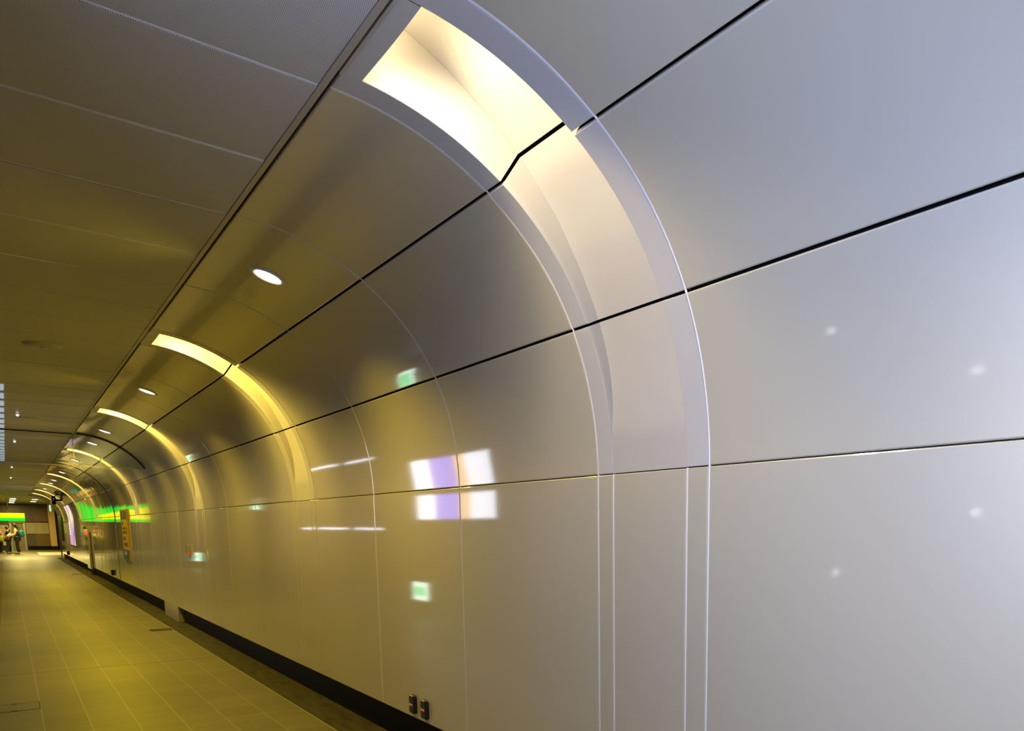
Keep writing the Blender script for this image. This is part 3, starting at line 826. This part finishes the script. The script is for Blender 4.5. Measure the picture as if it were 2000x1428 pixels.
for pos, c in ((0.445, (0.40, 0.24, 0.55, 1)), (0.485, (0.58, 0.36, 0.58, 1)), (0.53, (0.92, 0.45, 0.30, 1)), (0.56, (1.0, 0.72, 0.30, 1))):
    q = e.new(pos); q.color = c
l.new(cr.outputs[0], b.inputs['Emission Color']); b.inputs['Emission Strength'].default_value = 1.0
M['poster'] = m
root = empty('poster_lightbox', (XW, 40.0, 0.86))
tag(root, 'glowing pink and violet advertising lightbox on the curved wall', 'lightbox')
def curved_slab(mb, s0, s1, y0, y1, d0, d1):
    ss = [s0 + (s1 - s0) * i / 16 for i in range(17)]
    vs = []
    for s in ss:
        a, c = P(s) - N(s) * d0, P(s) - N(s) * d1
        vs += [(a.x, y0, a.y), (a.x, y1, a.y), (c.x, y1, c.y), (c.x, y0, c.y)]
    mb.add(vs, [(4 * i + k, 4 * i + (k + 1) % 4, 4 * i + 4 + (k + 1) % 4, 4 * i + 4 + k) for i in range(16) for k in range(4)] + [(0, 1, 2, 3), (64, 67, 66, 65)])
    return mb
sb, st = 0.87, s_of_z(2.50)
curved_slab(MB(), sb - 0.06, st + 0.05, 38.15, 41.78, 0.0, 0.085).build('case', M['steel'], root)
curved_slab(MB(), sb, st, 38.4, 41.6, 0.086, 0.09).build('poster', M['poster'], root)
g = MB()
for q in range(5):
    z = 1.30 + q * 0.11
    g.box(XW - 0.098, XW - 0.091, 40.8, 41.3 - 0.1 * (q % 2), z, z + 0.055)
g.build('poster_lettering', glow('poster_white', (1, 0.95, 1), 1.3), root)

# dark glazed case beside the last arch
root = empty('display_case', (XW, 49.8, 0.9))
tag(root, 'dark green glazed display case on the wall by the end hall', 'display case')
MB().box(XW - 0.05, XW, 48.4, 51.2, 0.92, 2.12, 0.008).build('case', mat('dark_green_case', (0.03, 0.045, 0.025), 0.3), root)
MB().box(XW - 0.058, XW - 0.05, 48.7, 50.9, 1.05, 1.75).build('sheet', mat('green_sheet', (0.12, 0.15, 0.08), 0.4), root)
# jamb closing the wall end, the yellow light on it put into its colour
jb = MB().box(XW - 0.02, XW + 0.30, 51.6, 51.9, 0, 3.0)
tag(jb.build('trim_4', mat('jamb_lit_yellow', (0.55, 0.45, 0.10), 0.5)), 'jamb where the curved wall ends, coloured with the yellow light on it', 'trim', kind='structure')

# black hanging sign on a bracket arm
YH = 41.5
root = empty('bracket_sign', (1.55, YH, 2.68))
tag(root, 'black box sign on a wall bracket arm high over the corridor', 'sign')
MB().box(1.545, 1.680, YH - 0.15, YH + 0.15, 2.540, 2.885, 0.008).build('sign_box', M['toe'], root)
MB().box(1.524, 1.546, YH - 0.15, YH + 0.15, 2.575, 2.87).build('orange_side', glow('orange_side', (0.9, 0.18, 0.05), 0.25), root)
MB().tube([(1.66, YH, 2.715), (1.872, YH, 2.715)], 0.040, 10).build('bracket_arm', M['toe'], root)
MB().box(1.600, 1.616, YH - 0.154, YH - 0.15, 2.71, 2.80).build('glyph', glow('glyph_green', (0.5, 0.9, 0.4), 0.3), root)
root = empty('exit_light', (1.95, 55, 2.5))
tag(root, 'small green and white exit light seen edge on above the orange column', 'exit light')
MB().box(1.935, 1.995, 55.0, 55.5, 2.46, 2.80).build('housing', M['exit_w2'] if 'exit_w2' in M else glow('exit_soft', (0.55, 1.0, 0.8), 0.9), root)
MB().tube([(1.965, 55.2, 2.8), (1.965, 55.2, 3.14)], 0.012, 8).build('rod', M['darkmetal'], root)

# ------------------------------------------------------------------ end hall
YE = 70.0
ew = MB(); ew.box(-8, 8, YE, YE + 0.2, 0, 4.0)
tag(ew.build('wall_end', M['end_wall']), 'dark brown wall closing the hall at the far end', 'wall', kind='structure')
ch = MB().box(-8, 8, 52.0, YE, ZC + 0.02, ZC + 0.06)
tag(ch.build('ceiling_hall', mat('hall_ceiling', (0.36, 0.36, 0.16), 0.5)), 'ceiling of the hall at the far end', 'ceiling', kind='structure')
sw = MB(); sw.box(7.9, 8, 52, YE, 0, 3.2); sw.box(-8, -7.9, 40, YE, 0, 3.2); sw.box(2.45, 8, 51.9, 52.0, 0, 3.2); sw.box(-8, XL, 39.9, 40, 0, 3.2)
tag(sw.build('wall_hall', M['end_brown']), 'brown side walls of the hall at the far end', 'wall', kind='structure')
ch = MB().box(-8, XL - 0.1, 40, 52, ZC + 0.02, ZC + 0.06)
tag(ch.build('ceiling_side', M['end_brown']), 'ceiling of the side bay on the left', 'ceiling', kind='structure')
bb = MB().box(1.07, 2.75, YE - 0.05, YE, 0, 0.26)
tag(bb.build('baseboard_end', M['toe']), 'black base strip under the end wall', 'baseboard', kind='structure')
pw = MB().box(1.55, 2.45, YE - 0.03, YE, 0.26, 2.85)
tag(pw.build('trim_5', M['end_brown']), 'brown panel on the end wall beside the orange column', 'trim', kind='structure')
root = empty('orange_column', (2.5, 69.4, 0))
tag(root, 'square orange lit column standing at the end wall', 'column')
MB().box(2.31, 2.66, 69.1, 69.5, 0.26, ZC + 0.02, 0.01).build('shaft', M['orange_col'], root)
MB().box(2.30, 2.67, 69.08, 69.52, 0.0, 0.26).build('plinth', M['toe'], root)
# notice board with three sheets
root = empty('notice_board', (1.7, YE - 0.05, 1.14))
tag(root, 'wide pale notice board with three printed sheets on the end wall', 'notice board')
MB().box(1.07, 2.30, YE - 0.06, YE, 1.12, 1.88).build('board', mat('board_khaki', (0.42, 0.37, 0.22), 0.5), root)
for (a, c) in ((1.12, 1.40), (1.43, 1.80), (1.83, 2.24)):
    sh = MB().box(a, c, YE - 0.065, YE - 0.06, 1.17, 1.84).build('sheet', mat('paper_sheet', (0.50, 0.45, 0.28), 0.6), root)
    g = MB()
    for q in range(9): g.box(a + 0.04, c - 0.05 - 0.04 * (q % 3), YE - 0.067, YE - 0.065, 1.22 + q * 0.065, 1.235 + q * 0.065)
    g.build('print_lines', mat('print_brown', (0.22, 0.18, 0.10), 0.6), sh)
MB().box(1.07, 2.30, YE - 0.12, YE - 0.02, 1.90, 1.97).build('lamp_rail', M['darkmetal'], root)
# roller shutter and beige board
root = empty('roller_shutter', (0.6, YE, 0))
tag(root, 'ribbed metal roller shutter behind the standing people', 'shutter')
g = MB()
for q in range(15): g.box(0.28, 0.93, YE - 0.05 - 0.02 * (q % 2), YE - 0.01, 0.02 + q * 0.12, 0.105 + q * 0.12)
g.build('slats', mat('shutter_metal', (0.35, 0.30, 0.20), 0.4, metal=0.4), root)
g = MB(); g.box(0.20, 0.28, YE - 0.09, YE, 0, 1.92); g.box(0.93, 1.03, YE - 0.09, YE, 0, 1.92); g.build('guide_rail', M['steel'], root)
MB().box(0.18, 1.05, YE - 0.12, YE, 1.84, 2.02).build('housing', mat('shutter_box', (0.30, 0.27, 0.13), 0.5), root)
root = empty('beige_board', (-0.3, YE - 0.2, 0))
tag(root, 'blank beige standing board with a black base at the left edge', 'board')
MB().box(-0.75, 0.10, YE - 0.25, YE - 0.20, 0.32, 1.70).build('panel', M['beige'], root)
MB().box(-0.75, 0.12, YE - 0.35, YE - 0.12, 0.0, 0.32).build('base', M['black'], root)
# hanging yellow and green lit sign
root = empty('overhead_sign', (-0.6, 56, 2.3))
tag(root, 'long overhead sign, glowing yellow above and green below', 'sign')
YS = 56.0
M['sgn_y'] = glow('sign_lit_yellow', (0.95, 0.92, 0.0), 1.5)
M['sgn_g'] = glow('sign_lit_green', (0.0, 0.80, 0.03), 1.3)
MB().box(-2.3, 0.85, YS - 0.05, YS + 0.05, 2.08, 2.34, 0.01).build('yellow_band', M['sgn_y'], root)
MB().box(-2.3, 0.85, YS - 0.05, YS + 0.05, 1.92, 2.08, 0.01).build('green_band', M['sgn_g'], root)
for x in (-1.7, 0.155): MB().tube([(x, YS, 2.34), (x, YS, ZC + 0.02)], 0.018, 8).build('hanger_rod', M['edging'], root)
# rectangular ceiling lights of the hall
for i, (x, y) in enumerate(((0.44, 56.8), (0.44, 59.8), (0.43, 63.2), (0.43, 67.0), (1.40, 57.5), (1.43, 62.3))):
    root = empty('hall_ceiling_light', (x, y, ZC))
    tag(root, ['first', 'second', 'third', 'fourth', 'right hand near', 'right hand far'][i] + ' bright rectangular ceiling light in the end hall, left row' if i < 4 else ['right hand near', 'right hand far'][i - 4] + ' rectangular ceiling light in the end hall', 'ceiling light', 'ceiling lights of the end hall')
    g = MB(); g.box(x - 0.15, x + 0.15, y - 0.11, y + 0.11, ZC + 0.002, ZC + 0.02); g.build('frame', M['lamp_trim'], root)
    MB().box(x - 0.13, x + 0.13, y - 0.09, y + 0.09, ZC - 0.004, ZC + 0.002).build('diffuser', M['white_lens'], root)
    light('AREA', 'hall_lamp', (x, y, ZC - 0.02), (1.0, 0.76, 0.22), 115, root, size=0.24, direction=(0, 0, -1))

# ------------------------------------------------------------------ people
def skin_graph(name, pts, edges, m, parent, sub=2, root_i=0):
    """pts = [(co, rx, ry)], grown with a Skin modifier into one continuous surface"""
    me = bpy.data.meshes.new(name)
    me.from_pydata([p[0] for p in pts], edges, [])
    o = bpy.data.objects.new(name, me)
    col.objects.link(o)
    me.materials.append(m)
    o.modifiers.new('skin', 'SKIN').use_smooth_shade = True
    if not me.skin_vertices: 
        bm = bmesh.new(); bm.from_mesh(me); bm.verts.layers.skin.verify(); bm.to_mesh(me); bm.free()
    for i, p in enumerate(pts):
        sv = me.skin_vertices[0].data[i]
        sv.radius = (p[1], p[2]); sv.use_root = (i == root_i)
    sm = o.modifiers.new('subdivision', 'SUBSURF'); sm.levels = sub; sm.render_levels = sub
    o.parent = parent
    return o

SKIN = mat('skin', (0.50, 0.28, 0.15), 0.5)
EYE = mat('eye_dark', (0.02, 0.015, 0.01), 0.3)
LIP = mat('lip', (0.35, 0.10, 0.07), 0.5)
HAIRB = mat('hair_black', (0.010, 0.008, 0.008), 0.4)
HAIRR = mat('hair_brown', (0.045, 0.022, 0.012), 0.4)
SHOE = mat('shoe_grey', (0.12, 0.10, 0.09), 0.5)

def hand(parent, wrist, d, palm_n, s=1.0):
    """palm with four unequal curled fingers and a side thumb"""
    w = Vector(wrist); d = Vector(d).normalized(); nn = Vector(palm_n); nn = (nn - d * nn.dot(d)).normalized(); sd = d.cross(nn)
    mb = MB()
    mb.tube([w - d * 0.02, w + d * 0.03, w + d * 0.075, w + d * 0.09], [0.024 * s, 0.032 * s, 0.036 * s, 0.030 * s], 10)
    for off, ln in ((-0.027, 0.060), (-0.009, 0.072), (0.009, 0.068), (0.027, 0.052)):
        a = w + d * 0.082 + sd * off
        mb.tube([a, a + d * ln * 0.45 + nn * 0.006, a + d * ln * 0.75 + nn * 0.022, a + d * ln * 0.9 + nn * 0.040], [0.0095 * s, 0.009 * s, 0.008 * s, 0.006 * s], 8)
    a = w + d * 0.03 + sd * (-0.030)
    mb.tube([a, a + d * 0.025 - sd * 0.022 + nn * 0.008, a + d * 0.052 - sd * 0.026 + nn * 0.018], [0.012 * s, 0.010 * s, 0.007 * s], 8)
    return mb.build('hand', SKIN, parent, local=True)

def person(loc, face, label, group, h=1.62, hip_l=None, hip_r=None, arms=None, lean=0.0, top=None, sleeve=None, trousers=None, hair=None, ponytail=False, stride=0.0):
    """local frame: +X is the facing direction, then turned by face"""
    k = h / 1.70
    root = empty('person', loc)
    root.rotation_euler = (0, 0, face)
    tag(root, label, 'person', group)
    hx = lean
    J = dict(pel=(0, 0, 0.93), waist=(hx * 0.3, 0, 1.08), chest=(hx * 0.7, 0, 1.28), neck0=(hx, 0, 1.44), neck1=(hx * 1.15 + 0.015, 0, 1.51), head0=(hx * 1.2 + 0.035, 0, 1.57), head1=(hx * 1.25 + 0.03, 0, 1.63), head2=(hx * 1.25 + 0.02, 0, 1.685))
    for s, sg in (('l', 1), ('r', -1)):
        st = stride if s == 'l' else -stride
        J['sh' + s] = (hx * 0.95, 0.17 * sg, 1.40)
        el, wr = arms[s]
        J['el' + s] = el; J['wr' + s] = wr
        J['hip' + s] = (0, 0.095 * sg, 0.90)
        J['kn' + s] = (0.03 + st * 0.55, 0.10 * sg, 0.49)
        J['an' + s] = (-0.02 + st, 0.105 * sg, 0.085)
        J['toe' + s] = (0.15 + st, 0.12 * sg, 0.035)
    J = {a: Vector(c) * k for a, c in J.items()}
    R = dict(pel=.13, waist=.115, chest=.135, neck0=.065, neck1=.052, head0=.072, head1=.088, head2=.062, shl=.062, shr=.062, ell=.042, elr=.042, wrl=.027, wrr=.027, hipl=.088, hipr=.088, knl=.058, knr=.058, anl=.042, anr=.042, toel=.034, toer=.034)
    def graph(name, keys, edges, m, grow, flat=1.0):
        ks = list(keys)
        return skin_graph(name, [(J[q], (R[q] + grow.get(q, grow['*'])) * k, (R[q] + grow.get(q, grow['*'])) * k * (0.78 if q in ('pel', 'waist', 'chest') else 1)) for q in ks], [(ks.index(a), ks.index(c)) for a, c in edges], m, root)
    spine = [('pel', 'waist'), ('waist', 'chest'), ('chest', 'neck0')]
    headE = [('neck0', 'neck1'), ('neck1', 'head0'), ('head0', 'head1'), ('head1', 'head2')]
    armE = [('neck0', 'shl'), ('shl', 'ell'), ('ell', 'wrl'), ('neck0', 'shr'), ('shr', 'elr'), ('elr', 'wrr')]
    legE = [('pel', 'hipl'), ('hipl', 'knl'), ('knl', 'anl'), ('anl', 'toel'), ('pel', 'hipr'), ('hipr', 'knr'), ('knr', 'anr'), ('anr', 'toer')]
    graph('body', list(R), spine + headE + armE + legE, SKIN, {'*': 0.0})
    graph('shirt', ['pel', 'waist', 'chest', 'neck0', 'shl', 'ell', 'wrl', 'shr', 'elr', 'wrr'], spine + armE, sleeve, {'*': 0.012})
    if top is not sleeve:
        graph('waistcoat', ['pel', 'waist', 'chest', 'neck0'], spine, top, {'*': 0.030, 'neck0': 0.02})
    graph('trousers', ['pel', 'hipl', 'knl', 'anl', 'hipr', 'knr', 'anr'], [q for q in legE if not q[1].startswith('toe')], trousers, {'*': 0.026, 'anl': 0.036, 'anr': 0.036})
    for s in 'lr':
        mb = MB()
        a, t = J['an' + s], J['toe' + s]
        mb.ball((a + t) / 2 * 1.0 + Vector((0.01, 0, 0.0)) * k + Vector((0, 0, 0.045 - (a.z + t.z) / 2)), Vector((0.135, 0.05, 0.045)) * k, 16, 10)
        mb.build('shoe', SHOE, root, local=True)
        d = (J['wr' + s] - J['el' + s]).normalized()
        hand(root, J['wr' + s], d, (0, -1 if s == 'l' else 1, 0.3), k)
    hc = J['head1'] + Vector((0.0, 0, 0.0))
    f = MB(); f.ball(hc + Vector((0.094, 0, -0.012)) * k, Vector((0.018, 0.014, 0.022)) * k, 10, 8); f.build('nose', SKIN, root, local=True)
    for sg in (1, -1):
        f = MB(); f.ball(hc + Vector((0.078, 0.032 * sg, 0.016)) * k, 0.011 * k, 10, 8); f.build('eye', EYE, root, local=True)
        f = MB(); f.ball(hc + Vector((0.0, 0.088 * sg, -0.002)) * k, Vector((0.02, 0.012, 0.03)) * k, 10, 8); f.build('ear', SKIN, root, local=True)
    f = MB(); f.ball(hc + Vector((0.080, 0, -0.050)) * k, Vector((0.010, 0.024, 0.007)) * k, 10, 8); f.build('mouth', LIP, root, local=True)
    def hshape(p, d):
        if d.x > 0.35 and d.z < 0.45: p = p * 0.80
        if d.x < 0.2 and d.z < -0.2: p = Vector((p.x * 0.9, p.y * 0.9, p.z * (1.5 if ponytail else 1.25)))
        return p
    f = MB(); f.ball(hc + Vector((-0.020, 0, 0.028)) * k, Vector((0.112, 0.106, 0.105)) * k, 20, 14, hshape)
    if ponytail: f.tube([hc + Vector((-0.10, 0, 0.02)) * k, hc + Vector((-0.14, 0, -0.10)) * k, hc + Vector((-0.125, 0, -0.24)) * k], [0.045 * k, 0.05 * k, 0.018 * k], 10)
    f.build('hair', hair, root, local=True)
    return root, J

WHITE = mat('cream_sleeve', (0.62, 0.52, 0.32), 0.7)
BLACKC = mat('black_cloth', (0.010, 0.009, 0.009), 0.8)
GREENC = mat('dark_green_cloth', (0.022, 0.026, 0.018), 0.8)
JEANS = mat('dark_jeans', (0.035, 0.045, 0.05), 0.8)
PINK = mat('pink_cloth', (0.42, 0.16, 0.20), 0.8)
pA, JA = person((0.46, 59.70, 0), math.pi, 'person in black waistcoat with cream sleeves and teal backpack, holding papers', 'people at the far end', 1.72,
    arms=dict(l=((0.10, 0.235, 1.12), (0.36, 0.12, 1.02)), r=((0.12, -0.235, 1.13), (0.38, -0.10, 1.04))), lean=0.05, top=BLACKC, sleeve=WHITE, trousers=BLACKC, hair=HAIRB, ponytail=True)
pB, JB = person((0.03, 60.45, 0), 0.15, 'person with brown hair in dark green top and jeans, facing the one with the backpack', 'people at the far end', 1.58,
    arms=dict(l=((0.09, 0.235, 1.10), (0.27, 0.10, 0.98)), r=((0.10, -0.235, 1.10), (0.30, -0.09, 1.02))), lean=0.02, top=GREENC, sleeve=GREENC, trousers=JEANS, hair=HAIRR, stride=0.10)
pC, JC = person((-0.33, 61.5, 0), 0.4, 'person in pink top and dark trousers cut off by the left frame edge', 'people at the far end', 1.55,
    arms=dict(l=((0.02, 0.24, 1.10), (0.10, 0.25, 0.86)), r=((0.05, -0.24, 1.10), (0.20, -0.15, 0.95))), lean=0.0, top=PINK, sleeve=PINK, trousers=BLACKC, hair=HAIRB)
# things they carry
root = empty('backpack', (0.70, 59.7, 1.05))
tag(root, 'teal backpack on the back of the person in black', 'backpack')
def bshape(p, d): return Vector((math.copysign(abs(p.x) ** 0.9, p.x), p.y, p.z))
MB().ball((0.66, 59.7, 1.20), (0.13, 0.16, 0.22), 20, 14).build('bag', mat('teal_cloth', (0.0, 0.20, 0.24), 0.7), root)
MB().ball((0.75, 59.7, 1.12), (0.07, 0.12, 0.12), 16, 10).build('pocket', mat('teal_pocket', (0.0, 0.16, 0.20), 0.7), root)
for sg in (1, -1):
    MB().tube([(0.60, 59.7 + 0.10 * sg, 1.40), (0.47, 59.7 + 0.13 * sg, 1.475), (0.33, 59.7 + 0.13 * sg, 1.36), (0.34, 59.7 + 0.15 * sg, 1.15), (0.55, 59.7 + 0.15 * sg, 1.03)], 0.016, 8).build('strap', mat('strap_black', (0.02, 0.02, 0.02), 0.7), root)
root = empty('paper_sheets', (0.2, 60.0, 1.05))
tag(root, 'white sheets of paper held between the two standing people', 'paper')
PAPER = mat('white_paper', (0.85, 0.80, 0.72), 0.6)
MB().add([(0.02, 59.70, 1.04), (0.00, 59.95, 1.10), (0.17, 59.97, 1.24), (0.20, 59.72, 1.18), (0.02, 59.70, 1.045), (0.00, 59.95, 1.105), (0.17, 59.97, 1.245), (0.20, 59.72, 1.185)],
         [(0, 1, 2, 3), (7, 6, 5, 4), (0, 4, 5, 1), (1, 5, 6, 2), (2, 6, 7, 3), (3, 7, 4, 0)]).build('sheets', PAPER, root)
root = empty('shoulder_bag', (0.0, 59.85, 0.85))
tag(root, 'brown shoulder bag hanging in front of the person in jeans', 'bag')
MB().ball((0.02, 59.90, 0.86), (0.16, 0.09, 0.12), 18, 12).build('bag', mat('brown_leather', (0.11, 0.035, 0.018), 0.6), root)
MB().tube([(-0.16, 59.92, 0.92), (-0.06, 59.98, 1.22), (0.04, 60.06, 1.36), (0.10, 59.95, 1.2), (0.20, 59.92, 0.92)], 0.012, 8).build('strap', mat('brown_strap', (0.09, 0.03, 0.016), 0.6), root)
root = empty('green_bag', (-0.28, 61.2, 0.8))
tag(root, 'lime green bag carried by the person at the left frame edge', 'bag')
MB().ball((-0.25, 61.25, 0.88), (0.15, 0.09, 0.20), 16, 12).build('bag', mat('lime_cloth', (0.30, 0.36, 0.02), 0.7), root)
MB().tube([(-0.33, 61.25, 1.02), (-0.27, 61.27, 1.22), (-0.20, 61.25, 1.02)], 0.012, 8).build('handle', mat('lime_handle', (0.22, 0.27, 0.02), 0.7), root)
